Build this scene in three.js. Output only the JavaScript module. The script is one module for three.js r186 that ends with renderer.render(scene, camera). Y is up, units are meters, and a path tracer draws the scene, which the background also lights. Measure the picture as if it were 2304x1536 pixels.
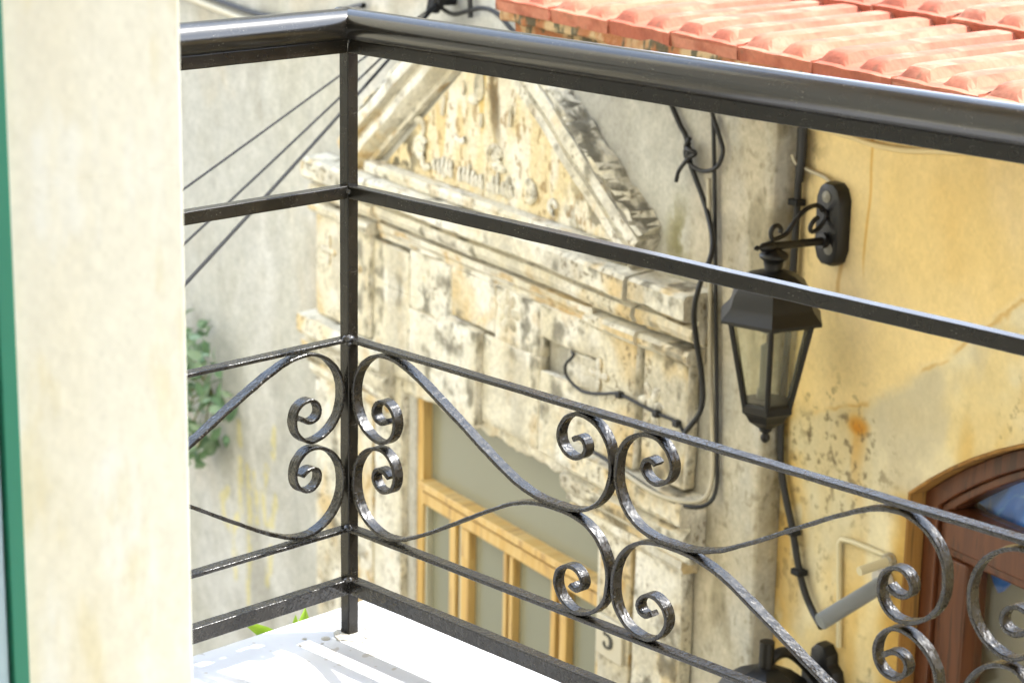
import * as THREE from 'three';
import { mergeGeometries, mergeVertices, toCreasedNormals } from 'three/addons/utils/BufferGeometryUtils.js';
import { FontLoader } from 'three/addons/loaders/FontLoader.js';
import { TextGeometry } from 'three/addons/geometries/TextGeometry.js';

// ───────────────────────── camera, sky, sun, exposure ─────────────────────────
// metres; origin = foot of the corner post on the balcony floor, right rail runs along +x, left rail along +z
const scene = new THREE.Scene();
const camera = new THREE.PerspectiveCamera(17.286, 1024 / 682, 0.05, 400);
camera.position.set(2.6113, 1.4151, 2.2335);
camera.up.set(-0.19547081, 0.96595967, -0.16944937);
camera.lookAt(2.6113 - 0.68503836, 1.4151 - 0.258128, 2.2335 - 0.68124326);
camera.focus = 3.3; camera.userData.fStop = 6.5;
scene.add(camera);

const SUN = new THREE.Vector3(0.43, 1, -0.57).normalize();
{ // hazy bright summer sky: pale towards the horizon and round the sun
  const W = 512, H = 256, d = new Float32Array(W * H * 4);
  for (let j = 0; j < H; j++) for (let i = 0; i < W; i++) {
    const el = ((j + 0.5) / H - 0.5) * Math.PI, az = ((i + 0.5) / W - 0.5) * 2 * Math.PI;
    const x = Math.cos(el) * Math.cos(az), y = Math.sin(el), z = Math.cos(el) * Math.sin(az), c = x * SUN.x + y * SUN.y + z * SUN.z, up = Math.max(0, y);
    const pale = Math.exp(-3.2 * up), glow = 0.55 * Math.exp(-5 * (1 - c)) + 0.9 * Math.exp(-28 * (1 - c));
    const k = (0.52 + 1.0 * pale) * (0.92 + 0.15 * c) + glow * 0.9, q = Math.min(1, pale * 0.8 + glow), g = y < 0 ? 0.55 : 1, o = (j * W + i) * 4;
    d[o] = k * g * (0.64 + 0.34 * q); d[o + 1] = k * g * (0.83 + 0.16 * q); d[o + 2] = k * g * (1.16 - 0.13 * q); d[o + 3] = 1;
  }
  const t = new THREE.DataTexture(d, W, H, THREE.RGBAFormat, THREE.FloatType); t.mapping = THREE.EquirectangularReflectionMapping; t.magFilter = t.minFilter = THREE.LinearFilter; t.needsUpdate = true;
  scene.background = t; scene.environment = t; }
const sun = new THREE.DirectionalLight(0xfffbf5, 2.4);
sun.position.copy(SUN).multiplyScalar(20); sun.castShadow = true; sun.shadow.radius = 1.2;
sun.shadow.mapSize.set(2048, 2048);
Object.assign(sun.shadow.camera, { left: -7, right: 7, top: 7, bottom: -7, near: 1, far: 45 });
scene.add(sun); scene.add(sun.target);
const renderer = new THREE.WebGLRenderer({ antialias: true });
renderer.setSize(1024, 682);
renderer.toneMapping = THREE.LinearToneMapping;
renderer.toneMappingExposure = 4.7;
renderer.shadowMap.enabled = true;

// ───────────────────────── helpers ─────────────────────────
const PI = Math.PI;
function rng(seed) { let a = seed >>> 0; return () => { a = (a + 0x6D2B79F5) | 0; let t = Math.imul(a ^ (a >>> 15), 1 | a); t = (t + Math.imul(t ^ (t >>> 7), 61 | t)) ^ t; return ((t ^ (t >>> 14)) >>> 0) / 4294967296; }; }
const h2 = (x, y, s) => { let n = Math.imul(x, 374761393) + Math.imul(y, 668265263) + Math.imul(s, 1274126177) | 0; n = Math.imul(n ^ (n >>> 13), 1274126177); return ((n ^ (n >>> 16)) >>> 0) / 4294967296; };
function vn(x, y, s = 0) {
  const xi = Math.floor(x), yi = Math.floor(y); let fx = x - xi, fy = y - yi; fx = fx * fx * (3 - 2 * fx); fy = fy * fy * (3 - 2 * fy);
  const a = h2(xi, yi, s), b = h2(xi + 1, yi, s), c = h2(xi, yi + 1, s), d = h2(xi + 1, yi + 1, s);
  return a + (b - a) * fx + (c - a) * fy + (a - b - c + d) * fx * fy;
}
function fbm(x, y, o = 4, s = 0) { let v = 0, a = 0.5, t = 0; for (let i = 0; i < o; i++) { v += a * vn(x, y, s + i * 17); t += a; const q = (x * 0.8 - y * 0.6) * 2.03; y = (x * 0.6 + y * 0.8) * 2.03; x = q; a *= 0.5; } return v / t; }
const n3 = (x, y, z, s) => (vn(x + z * 0.71, y - z * 0.53, s) + vn(y + x * 0.37 + 9, z + x * 0.61, s + 5) + vn(z - y * 0.45 + 4, x + y * 0.29, s + 11)) / 1.5 - 1;
const sm = (a, b, x) => { x = Math.min(1, Math.max(0, (x - a) / (b - a))); return x * x * (3 - 2 * x); };
const mix = (a, b, t) => [a[0] + (b[0] - a[0]) * t, a[1] + (b[1] - a[1]) * t, a[2] + (b[2] - a[2]) * t];
const mul = (a, k) => [a[0] * k, a[1] * k, a[2] * k];

// texture over a rectangle [x0,x1]x[y0,y1] in metres; fn returns sRGB 0..255
function tex(w, h, [x0, x1, y0, y1], fn, gray = false) {
  const d = new Uint8Array(w * h * 4);
  for (let j = 0; j < h; j++) for (let i = 0; i < w; i++) {
    const c = fn(x0 + (x1 - x0) * (i + 0.5) / w, y0 + (y1 - y0) * (j + 0.5) / h), k = (j * w + i) * 4;
    if (gray) d[k] = d[k + 1] = d[k + 2] = Math.max(0, Math.min(255, c * 255));
    else for (let q = 0; q < 3; q++) d[k + q] = Math.max(0, Math.min(255, c[q]));
    d[k + 3] = 255;
  }
  const t = new THREE.DataTexture(d, w, h); t.magFilter = THREE.LinearFilter; t.minFilter = THREE.LinearMipmapLinearFilter; t.generateMipmaps = true;
  t.wrapS = t.wrapT = THREE.RepeatWrapping; if (!gray) t.colorSpace = THREE.SRGBColorSpace; t.needsUpdate = true;
  return t;
}
// uv from position (metres) by the way a face points; rect maps a texture rectangle, else size s repeats
function boxUV(g, s = 1, rect) {
  g = g.index ? g.toNonIndexed() : g; if (!g.attributes.normal) g.computeVertexNormals();
  const p = g.attributes.position, uv = new Float32Array(p.count * 2), a = new THREE.Vector3(), b = new THREE.Vector3(), c = new THREE.Vector3(), n = new THREE.Vector3();
  for (let i = 0; i < p.count; i += 3) {
    a.fromBufferAttribute(p, i); b.fromBufferAttribute(p, i + 1); c.fromBufferAttribute(p, i + 2);
    n.copy(b).sub(a).cross(c.clone().sub(a)); const ax = Math.abs(n.x), ay = Math.abs(n.y), az = Math.abs(n.z);
    [a, b, c].forEach((q, k) => {
      let x, y;
      if (rect) { x = q.x - (ax > az && ax > ay ? q.z : 0); y = q.y + (ay > az && ay > ax ? q.z : 0); x = (x - rect[0]) / (rect[1] - rect[0]); y = (y - rect[2]) / (rect[3] - rect[2]); }
      else { if (az >= ax && az >= ay) { x = q.x; y = q.y; } else if (ax >= ay) { x = q.z + 0.37; y = q.y; } else { x = q.x; y = q.z + 0.53; } x /= s; y /= s; }
      uv[(i + k) * 2] = x; uv[(i + k) * 2 + 1] = y;
    });
  }
  g.setAttribute('uv', new THREE.BufferAttribute(uv, 2)); return g;
}
const clean = g => { const o = g.index ? g.toNonIndexed() : g; for (const k of Object.keys(o.attributes)) if (!['position', 'normal', 'uv'].includes(k)) o.deleteAttribute(k); if (!o.attributes.normal) o.computeVertexNormals(); if (!o.attributes.uv) o.setAttribute('uv', new THREE.BufferAttribute(new Float32Array(o.attributes.position.count * 2), 2)); return o; };
const join = gs => mergeGeometries(gs.map(clean));
const box = (x0, x1, y0, y1, z0, z1) => new THREE.BoxGeometry(x1 - x0, y1 - y0, z1 - z0).translate((x0 + x1) / 2, (y0 + y1) / 2, (z0 + z1) / 2);
function warp(g, amp, freq, seed = 1) {          // uneven, worn surface: positions pushed about by a noise field
  const p = g.attributes.position;
  for (let i = 0; i < p.count; i++) {
    const x = p.getX(i), y = p.getY(i), z = p.getZ(i);
    p.setXYZ(i, x + amp * (n3(x * freq, y * freq, z * freq, seed) + 0.5 * n3(x * freq * 2.7, y * freq * 2.7, z * freq * 2.7, seed + 3)), y + amp * (n3(x * freq, y * freq, z * freq, seed + 20) + 0.5 * n3(x * freq * 2.7, y * freq * 2.7, z * freq * 2.7, seed + 23)), z + amp * (n3(x * freq, y * freq, z * freq, seed + 40) + 0.5 * n3(x * freq * 2.7, y * freq * 2.7, z * freq * 2.7, seed + 43)));
  }
  return g;
}
// box with rounded, chipped edges
function rbox(x0, x1, y0, y1, z0, z1, { r = 0.006, seg = 0.03, amp = 0, freq = 14, seed = 1 } = {}) {
  const X = x1 - x0, Y = y1 - y0, Z = z1 - z0, ns = L => Math.max(2, Math.min(60, Math.round(L / seg)));
  const grid = (L, n) => { const a = [0, 0.3 * r, r]; for (let i = 1; i < n; i++) a.push(r + (L - 2 * r) * i / n); a.push(L - r, L - 0.3 * r, L); return a; };
  r = Math.min(r, X / 2.5, Y / 2.5, Z / 2.5);
  const gs = [grid(X, ns(X)), grid(Y, ns(Y)), grid(Z, ns(Z))];
  const g = new THREE.BoxGeometry(X, Y, Z, gs[0].length - 1, gs[1].length - 1, gs[2].length - 1), p = g.attributes.position, D = [X, Y, Z];
  const v = [0, 0, 0], c = [0, 0, 0];
  for (let i = 0; i < p.count; i++) {
    for (let k = 0; k < 3; k++) { const t = (p.array[i * 3 + k] / D[k] + 0.5) * (gs[k].length - 1); v[k] = gs[k][Math.round(t)]; c[k] = Math.min(D[k] - r, Math.max(r, v[k])); }
    const d = [v[0] - c[0], v[1] - c[1], v[2] - c[2]], l = Math.hypot(...d); if (l > 1e-9) g.attributes.normal.setXYZ(i, d[0] / l, d[1] / l, d[2] / l); if (l > r) for (let k = 0; k < 3; k++) v[k] = c[k] + d[k] * r / l;
    p.setXYZ(i, v[0] + x0, v[1] + y0, v[2] + z0);
  }
  if (amp) warp(g, amp, freq, seed);
  return amp > 0.002 ? toCreasedNormals(g, 0.7) : g;
}
// moulding: profile [[out, up], ...] swept along x from x0 to x1
function mould(prof, x0, x1, { steps = 24, amp = 0, freq = 12, seed = 1 } = {}) {
  const s = new THREE.Shape(prof.map(([w, v]) => new THREE.Vector2(-w, v)));
  const g = new THREE.ExtrudeGeometry(s, { depth: x1 - x0, steps, bevelEnabled: false });
  g.rotateY(PI / 2); g.translate(x0, 0, 0);
  if (amp) warp(g, amp, freq, seed);
  return toCreasedNormals(g, 0.6);
}
const v3 = a => new THREE.Vector3(...a);
const tube = (pts, r, { seg = 8, n, tension = 0.5, closed = false } = {}) => new THREE.TubeGeometry(new THREE.CatmullRomCurve3(pts.map(v3), closed, 'catmullrom', tension), n || Math.max(8, pts.length * 8), r, seg, closed);
const rod = (a, b, r, seg = 12, r2) => { const A = v3(a), B = v3(b), d = B.clone().sub(A), g = new THREE.CylinderGeometry(r2 ?? r, r, d.length(), seg); g.applyQuaternion(new THREE.Quaternion().setFromUnitVectors(new THREE.Vector3(0, 1, 0), d.normalize())); const m = A.add(B).multiplyScalar(0.5); return g.translate(m.x, m.y, m.z); };
const lathe = (pts, seg = 24) => new THREE.LatheGeometry(pts.map(([r, y]) => new THREE.Vector2(r, y)), seg);

const used = {};
const numbered = n => { if (!(n in used)) { used[n] = 0; return n; } used[n]++; return n + '_' + String(used[n]).padStart(3, '0'); };
const bases = new WeakMap();
function thing(name, label, category, pos = [0, 0, 0], turn = 0, group) {
  const o = new THREE.Group(); o.name = numbered(name); o.position.set(...pos); o.rotation.y = turn; o.userData = { label, category };
  if (group) o.userData.group = group;
  bases.set(o, pos); scene.add(o); return o;
}
function part(name, geo, mat, parent, label) {
  const m = new THREE.Mesh(geo, mat); m.name = name; m.castShadow = m.receiveShadow = true; if (label) m.userData.label = label; parent.add(m); return m;
}
function solo(name, geo, mat, label, category, kind, group) {
  const m = new THREE.Mesh(geo, mat); m.name = numbered(name); m.castShadow = m.receiveShadow = true; m.userData = { label, category };
  if (kind) m.userData.kind = kind; if (group) m.userData.group = group; scene.add(m); return m;
}
// the two house fronts across the alley share a frame: x = along the front, y = height, z = out of the wall
const TH = -13.5 * PI / 180, FO = [-2.3808, 0, -1.8748];
const FU = [Math.cos(TH), 0, -Math.sin(TH)], FN = [Math.sin(TH), 0, Math.cos(TH)];
const F = (u, v, w) => [FO[0] + FU[0] * u + FN[0] * w, v, FO[2] + FU[2] * u + FN[2] * w];
function fthing(name, label, category, [u, v, w], group) { const o = thing(name, label, category, F(u, v, w), TH, group); o.off = [-u, -v, -w]; return o; }
const fpart = (name, geo, mat, t, label) => { const q = t.off || t.parent.off; const m = part(name, geo.translate(...q), mat, t, label); m.off = q; return m; };
const fsolo = (name, geo, mat, label, category, base, group) => { const m = solo(name, geo.translate(-base[0], -base[1], -base[2]), mat, label, category, null, group); m.position.set(...F(...base)); m.rotation.y = TH; return m; };

// ───────────────────────── materials ─────────────────────────
const M = {};
const std = o => new THREE.MeshStandardMaterial(o), phy = o => new THREE.MeshPhysicalMaterial(o);
const segd = (x, y, pl) => { let m = 9; for (let i = 0; i + 3 < pl.length; i += 2) { const ax = pl[i], ay = pl[i + 1], dx = pl[i + 2] - ax, dy = pl[i + 3] - ay; let t = ((x - ax) * dx + (y - ay) * dy) / (dx * dx + dy * dy + 1e-9); t = Math.max(0, Math.min(1, t)); m = Math.min(m, Math.hypot(x - ax - dx * t, y - ay - dy * t)); } return m; };

// weathered grey render of the portal wall, with faded yellow scrawl
const GR = [-1.3, 2.3, -2.0, 1.0];
const scrawl = [[-.50, -.83, -.505, -1.0, -.56, -1.09, -.63, -1.07, -.65, -1.0, -.6, -.96], [-.44, -.84, -.43, -.99], [-.385, -.85, -.375, -1.0], [-.30, -.80, -.33, -.90, -.31, -.98, -.26, -.97, -.235, -.88], [-.51, -.71, -.50, -.77], [-.24, -.66, -.25, -.74], [-.43, -1.02, -.45, -1.30], [-.56, -1.1, -.55, -1.24], [-.27, -1.06, -.30, -1.18]];
const greyTex = tex(2048, 1700, GR, (x, y) => {
  const wob = fbm(x * 3, y * 3, 3, 7) - 0.5, wob2 = fbm(x * 9, y * 9, 3, 14) - 0.5;
  let c = mix([180, 178, 167], [172, 171, 164], sm(0.35, 0.65, fbm(x * 1.6 + 3, y * 0.8, 4, 1)));
  c = mix(c, [196, 195, 190], sm(0.48, 0.74, fbm(x * 3 + wob, y * 1.4 + wob, 4, 2)) * 0.75);
  c = mix(c, [148, 145, 134], sm(0.48, 0.78, fbm(x * 5 + wob * 1.5, y * 1.5 + wob2 * 0.5, 4, 3)) * 0.65);       // run-down stains
  c = mix(c, [176, 162, 138], sm(0.55, 0.80, fbm(x * 3 + 20, y * 2.2 + wob, 4, 4)) * 0.45);
  const right = sm(1.88, 2.16, x + wob * 0.25);
  c = mix(c, [184, 171, 140], right * 0.55 * sm(0.3, 0.6, fbm(x * 7, y * 4, 4, 5)));
  c = mix(c, [112, 104, 80], sm(0.52, 0.74, fbm(x * 13, y * 7, 5, 6)) * (0.08 + 0.42 * right));
  c = mix(c, [84, 77, 56], sm(0.58, 0.84, fbm(x * 60, y * 42, 5, 8)) * (0.08 + 0.28 * right));
  // lichen run where water leaves the foot of the right gable slope
  c = mix(c, [112, 106, 68], sm(0.12, 0.02, Math.hypot((x - 1.87) * 1.6, (y - 0.36) * 0.8) + wob * 0.08) * 0.75 * sm(0.25, 0.55, fbm(x * 22, y * 16, 4, 9)));
  if (x < -0.15 && x > -0.8 && y < -0.6) { let d = 9; for (const q of scrawl) d = Math.min(d, segd(x + (fbm(x * 30, y * 30, 2, 10) - 0.5) * 0.02, y, q)); c = mix(c, [212, 194, 96], sm(0.026, 0.010, d) * 0.36 * sm(0.2, 0.5, fbm(x * 40, y * 25, 3, 11))); }
  const g = 1 + (fbm(x * 130, y * 130, 2, 12) - 0.5) * 0.14 + (fbm(x * 30, y * 30, 3, 13) - 0.5) * 0.12;
  return mul(c, g);
});
const grain = tex(512, 512, [0, 1, 0, 1], (x, y) => { const T = (f, s) => { const a = vn(x * f, y * f, s), b = vn((x - 1) * f, y * f, s); return a * (1 - x) + b * x; }; return 0.4 * T(10, 1) + 0.3 * T(28, 2) + 0.2 * T(70, 3) + 0.1 * T(150, 4); }, true);
M.grey = std({ map: greyTex, roughness: 0.95, bumpMap: grain, bumpScale: 0.006 });

// yellow painted wall: smooth ochre coat above a ragged line, older cream coat below, rust, bare spots
const YR = [2.1, 3.5, -1.4, 1.0];
const edgeY = x => { const P = [[2.0, .0], [2.19, .045], [2.244, .062], [2.455, .137], [2.62, .235], [2.796, .366], [2.877, .427], [3.5, .85]]; for (let i = 0; i + 1 < P.length; i++) if (x <= P[i + 1][0]) return P[i][1] + (P[i + 1][1] - P[i][1]) * (x - P[i][0]) / (P[i + 1][0] - P[i][0]); return 1; };
const yellowTex = tex(1024, 1700, YR, (x, y) => {
  const n = fbm(x * 6, y * 6, 4, 31), e = y - edgeY(x) + (fbm(x * 14, y * 14, 4, 32) - 0.5) * 0.06;
  let up = mix([226, 203, 148], [222, 195, 132], sm(0.3, 0.7, fbm(x * 3, y * 2, 4, 33)));
  up = mix(up, [226, 204, 158], sm(0.5, 0.8, fbm(x * 5 + 8, y * 3, 4, 34)) * 0.6);
  up = mix(up, [204, 150, 62], sm(0.006, 0.001, Math.abs(x - 2.428 - (fbm(y * 9, 1, 2, 35) - 0.5) * 0.02)) * sm(0.36, 0.46, y) * 0.6);
  up = mix(up, [170, 120, 50], sm(0.010, 0.001, Math.abs(x - 2.352 - (fbm(y * 14, 2, 2, 36) - 0.5) * 0.02)) * sm(0.27, 0.34, y) * sm(0.42, 0.40, y) * 0.45);
  let lo = mix([218, 207, 172], [214, 196, 146], sm(0.35, 0.65, n));
  lo = mix(lo, [190, 180, 152], sm(0.56, 0.7, fbm(x * 5 + 3, y * 4, 4, 37)) * 0.8);
  lo = mix(lo, [202, 166, 92], sm(0.55, 0.75, fbm(x * 7 + 13, y * 3, 4, 38)) * 0.6);
  lo = mix(lo, [186, 178, 148], sm(0.1, -0.04, Math.hypot((x - 2.34) * 1.0, (y + 0.02) * 0.6) - 0.10 + (n - 0.5) * 0.2) * 0.6);
  const left = sm(2.30, 2.2, x + (n - 0.5) * 0.12);
  lo = mix(lo, [194, 156, 80], left * 0.75 * sm(0.3, 0.55, fbm(x * 20, y * 12, 3, 39)));
  const rust = Math.max(0, 1 - Math.hypot((x - 2.437) / 0.05, (y - 0.078) / 0.028)), drip = sm(0.05, 0.0, Math.abs(x - 2.43 - (fbm(y * 8, 3, 2, 40) - .5) * .05)) * sm(-0.16, 0.06, y) * sm(0.09, 0.06, y);
  let c = mix(lo, up, sm(-0.026, 0.030, e));
  c = mix(c, [176, 122, 44], sm(0.010, 0.0, Math.abs(e)) * 0.4 * sm(0.35, 0.55, fbm(x * 12, y * 12, 3, 41)));
  c = mix(c, [188, 120, 18], Math.min(1, sm(0, 0.8, rust + (n - 0.5) * 0.5) * 0.7 + drip * 0.35 * sm(0.3, 0.6, fbm(x * 20, y * 8, 4, 48))));
  const spots = sm(0.55, 0.80, fbm(x * 60, y * 60, 5, 42)) * sm(0.16, 0.0, Math.hypot((x - 2.36) / 1.3, (y + 0.0)) - 0.06);
  const spots2 = sm(0.60, 0.82, fbm(x * 60, y * 60, 4, 43)) * sm(0.45, 0.7, fbm(x * 4 + 7, y * 4, 3, 44)) * sm(0.02, -0.03, e);
  c = mix(c, [84, 72, 48], Math.min(1, spots * 0.6 + spots2 * 0.35 + left * sm(0.58, 0.72, fbm(x * 40, y * 26, 4, 45)) * 0.32));
  c = mix(c, [176, 132, 46], sm(2.52, 2.59, x + (n - .5) * .06) * sm(0.0, -0.06, y - 0.0) * sm(2.75, 2.6, x) * 0.7);
  const g = 1 + (fbm(x * 120, y * 120, 2, 46) - 0.5) * 0.06 + (fbm(x * 25, y * 25, 3, 47) - 0.5) * 0.06;
  return mul(c, g);
});
M.yellow = std({ map: yellowTex, roughness: 0.9, bumpMap: grain, bumpScale: 0.003 });

// limestone of the portal in three states of weathering (1 m squares)
const stoneTex = (seed, ochre, lichen) => { const t = tex(1024, 1024, [0, 1, 0, 1], (x, y) => {
  const q = (f, k, o = 4) => fbm(x * f + k * 3.1, y * f + k * 1.7, o, seed + k), w = q(6, 9, 3) - 0.5;
  let c = mix([209, 204, 187], [202, 194, 171], sm(0.35, 0.65, q(4, 1)));
  c = mix(c, [217, 213, 201], sm(0.46, 0.66, q(7, 2)) * 0.85);
  c = mix(c, [194, 166, 114], sm(0.62 - ochre * 0.14, 0.82 - ochre * 0.12, fbm(x * 7 + w, y * 4 + w, 5, seed + 3)) * 0.7);
  c = mix(c, [166, 126, 68], sm(0.60, 0.80, q(16, 4, 5)) * ochre * 0.55);
  c = mix(c, [160, 154, 138], sm(0.50, 0.72, q(9, 8)) * 0.45);
  c = mix(c, [74, 70, 58], sm(0.62 - lichen * 0.20, 0.84 - lichen * 0.14, q(19, 5, 7)) * (0.45 + 0.40 * lichen));
  c = mix(c, [72, 60, 42], sm(0.60, 0.74, q(80, 6, 4)) * (0.35 + 0.35 * lichen) * sm(0.40, 0.62, q(6, 11)));
  return mul(c, 1 + (q(120, 7, 2) - 0.5) * 0.18);
}); t.wrapS = t.wrapT = THREE.MirroredRepeatWrapping; return t; };
M.stone = std({ map: stoneTex(100, 0.4, 0.34), roughness: 0.93, bumpMap: grain, bumpScale: 0.008 });
M.stoneOchre = std({ map: stoneTex(140, 1.0, 0.12), roughness: 0.93, bumpMap: grain, bumpScale: 0.008 });
M.lichen = std({ map: stoneTex(220, 0.1, 0.8), roughness: 0.97, bumpMap: grain, bumpScale: 0.012 });
M.field = std({ map: null, roughness: 0.94, bumpMap: grain, bumpScale: 0.008 });
M.stoneDark = std({ map: stoneTex(180, 0.4, 0.62), roughness: 0.95, bumpMap: grain, bumpScale: 0.010 });

// pediment field: ochre limestone with the run-off stain under the apex and lichen in both corners, as on the real one
const PF = [0.55, 1.75, 0.29, 0.75];
const fieldTex = tex(1400, 540, PF, (x, y) => {
  const n = fbm(x * 9, y * 9, 5, 301), w = n - 0.5;
  let c = mix([214, 205, 180], [207, 190, 150], sm(0.35, 0.62, fbm(x * 11, y * 5, 4, 302)));
  c = mix(c, [216, 212, 200], sm(0.54, 0.70, fbm(x * 16, y * 6, 4, 303)) * 0.7);
  c = mix(c, [198, 168, 108], sm(0.58, 0.78, fbm(x * 20, y * 6, 4, 304)) * 0.6);
  const run = sm(0.034, 0.008, Math.abs(x - 1.150 - (0.7 - y) * 0.10 + w * 0.05)) * sm(0.40, 0.58, y + w * 0.1);
  c = mix(c, [92, 78, 54], run * 0.85 * sm(0.25, 0.5, fbm(x * 30, y * 16, 4, 305)));
  c = mix(c, [190, 146, 40], sm(0.03, 0.0, Math.abs(x - 1.10 + w * 0.06)) * sm(0.46, 0.56, y) * 0.5);
  const left = sm(0.20, 0.05, Math.hypot(x - 0.66, (y - 0.36) * 1.2) + w * 0.12), right = sm(0.22, 0.04, Math.hypot(x - 1.62, (y - 0.34) * 1.3) + w * 0.12);
  c = mix(c, [84, 78, 60], Math.max(left, right * 0.7) * 0.85 * sm(0.40, 0.60, fbm(x * 44, y * 44, 5, 306)));
  c = mix(c, [120, 92, 54], sm(0.62, 0.74, fbm(x * 70, y * 40, 4, 307)) * 0.55);
  return mul(c, 1 + (fbm(x * 130, y * 130, 2, 308) - 0.5) * 0.16);
});
// brushed-on black gloss paint over wrought iron, with dust specks
M.field.map = fieldTex;
const ironBump = tex(512, 512, [0, 1, 0, 1], (x, y) => { const T = (fx, fy, s) => { const a = vn(x * fx, y * fy, s), b = vn((x - 1) * fx, y * fy, s); return a * (1 - x) + b * x; }; return 0.45 * T(40, 24, 61) + 0.35 * T(90, 90, 62) + 0.2 * T(14, 10, 63); }, true);
const ironTex = tex(1024, 1024, [0, 1, 0, 1], (x, y) => { let c = mix([23, 21, 17], [30, 27, 22], fbm(x * 8, y * 8, 3, 64)); c = mix(c, [60, 56, 48], sm(0.64, 0.88, fbm(x * 20, y * 20, 3, 65)) * 0.25); c = mix(c, [150, 146, 136], sm(0.86, 0.93, vn(x * 300, y * 300, 66)) * sm(0.5, 0.62, fbm(x * 9, y * 9, 3, 69)) * 0.8); return c; });
const ironRough = tex(512, 512, [0, 1, 0, 1], (x, y) => 0.16 + 0.20 * fbm(x * 14, y * 14, 4, 67) + 0.2 * sm(0.55, 0.75, fbm(x * 60, y * 60, 2, 68)), true);
const tubeRough = tex(256, 256, [0, 1, 0, 1], (x, y) => 0.22 + 0.10 * fbm(x * 6, y * 6, 3, 70), true);
M.iron = phy({ map: ironTex, roughness: 1, roughnessMap: ironRough, bumpMap: ironBump, bumpScale: 0.0014, specularIntensity: 1, ior: 1.5 });
M.tubeIron = phy({ map: ironTex, roughness: 0.85, roughnessMap: tubeRough, bumpMap: ironBump, bumpScale: 0.00005, ior: 1.68 });
M.bar = phy({ map: ironTex, roughness: 1, roughnessMap: tubeRough, bumpMap: ironBump, bumpScale: 0.00018, specularIntensity: 0.6, ior: 1.5 });
M.weld = phy({ color: 0x24221f, roughness: 0.22, ior: 1.6 });

const marbleTex = tex(1024, 1024, [0, 1, 0, 1], (x, y) => { const w = fbm(x * 5, y * 5, 4, 71); let c = mix([205, 206, 208], [196, 198, 203], sm(0.3, 0.7, w)); c = mix(c, [176, 180, 188], sm(0.03, 0.0, Math.abs(fbm(x * 3 + w, y * 2.4, 4, 72) - 0.5)) * 0.4); c = mix(c, [150, 140, 126], sm(0.76, 0.82, fbm(x * 70, y * 70, 2, 73)) * 0.5); return c; });
M.marble = std({ map: marbleTex, roughness: 0.42 });
M.mortar = std({ color: 0xcbc6bb, roughness: 1, bumpMap: grain, bumpScale: 0.004 });
const creamTex = tex(1024, 1024, [0, 1, 0, 1], (x, y) => { let c = mix([221, 214, 190], [218, 209, 181], sm(0.35, 0.65, fbm(x * 7, y * 2.5, 4, 81))); c = mix(c, [224, 221, 206], sm(0.5, 0.7, fbm(x * 20, y * 6, 4, 82)) * 0.7); c = mix(c, [204, 186, 132], sm(0.58, 0.82, fbm(x * 30 + 3, y * 9, 5, 83)) * 0.3); return mul(c, 1 + (fbm(x * 90, y * 90, 2, 84) - .5) * .05); });
creamTex.wrapS = creamTex.wrapT = THREE.MirroredRepeatWrapping;
M.cream = std({ map: creamTex, roughness: 0.85, bumpMap: grain, bumpScale: 0.003 });
M.green = std({ color: 0x057352, roughness: 0.5 });
M.alu = std({ color: 0x9fb4b6, roughness: 0.4 });
M.white = std({ color: 0xd9d5cb, roughness: 0.9 });

const tileVar = [0, 1, 2].map(k => std({ roughness: 0.85, bumpMap: grain, bumpScale: 0.003, map: tex(512, 512, [0, 1, 0, 1], (x, y) => { let c = mix([[166, 96, 70], [158, 86, 62], [170, 104, 78]][k], [174, 112, 88], sm(0.4, 0.7, fbm(x * 4, y * 9, 4, 91 + k * 9))); c = mix(c, [136, 70, 48], sm(0.50, 0.75, fbm(x * 9 + 5, y * 12, 4, 92 + k * 9)) * 0.6); c = mix(c, [110, 88, 64], sm(0.66, 0.80, fbm(x * 30, y * 30, 4, 93 + k * 9)) * 0.35); return mul(c, 1 + (fbm(x * 80, y * 80, 2, 94) - .5) * .12); }) }));
M.eave = std({ roughness: 0.95, bumpMap: grain, bumpScale: 0.01, map: tex(512, 256, [0, 1, 0, 0.5], (x, y) => { let c = mix([150, 96, 58], [176, 150, 112], sm(0.4, 0.65, fbm(x * 10, y * 14, 4, 95))); return mix(c, [70, 68, 50], sm(0.52, 0.66, fbm(x * 18, y * 18, 4, 96)) * 0.85); }) });
const woodTex = (a, b, d, seed) => tex(512, 512, [0, 1, 0, 1], (x, y) => { const w = fbm(x * 40 + fbm(x * 3, y * 2, 2, seed) * 6, y * 1.6, 4, seed + 1); let c = mix(a, b, sm(0.3, 0.7, w)); return mix(c, d, sm(0.6, 0.75, fbm(x * 60, y * 5, 3, seed + 2)) * 0.6); });
M.brown = std({ map: woodTex([96, 54, 28], [80, 42, 20], [52, 28, 14], 201), roughness: 0.45 });
M.ochreWood = std({ map: woodTex([208, 178, 118], [200, 164, 96], [156, 122, 76], 211), roughness: 0.6 });
M.ochreTrim = std({ map: woodTex([150, 110, 52], [132, 94, 42], [86, 64, 34], 221), roughness: 0.85 });
M.paleWood = std({ color: 0xb9b7a4, roughness: 0.7 });
M.dusty = phy({ color: 0x9a9a86, roughness: 0.16, ior: 1.5, transmission: 0.25, thickness: 0, bumpMap: grain, bumpScale: 0.0006 });
M.glass = phy({ color: 0xffffff, roughness: 0.03, transmission: 1, thickness: 0, ior: 1.5 });
M.lampGlass = phy({ color: 0xf0efe0, roughness: 0.06, transmission: 0.95, thickness: 0, ior: 1.5 });
M.lampBlack = phy({ color: 0x100f0e, roughness: 0.42, specularIntensity: 0.8, bumpMap: grain, bumpScale: 0.0006 });
M.bulb = std({ color: 0x4c5048, roughness: 0.5 });
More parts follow.
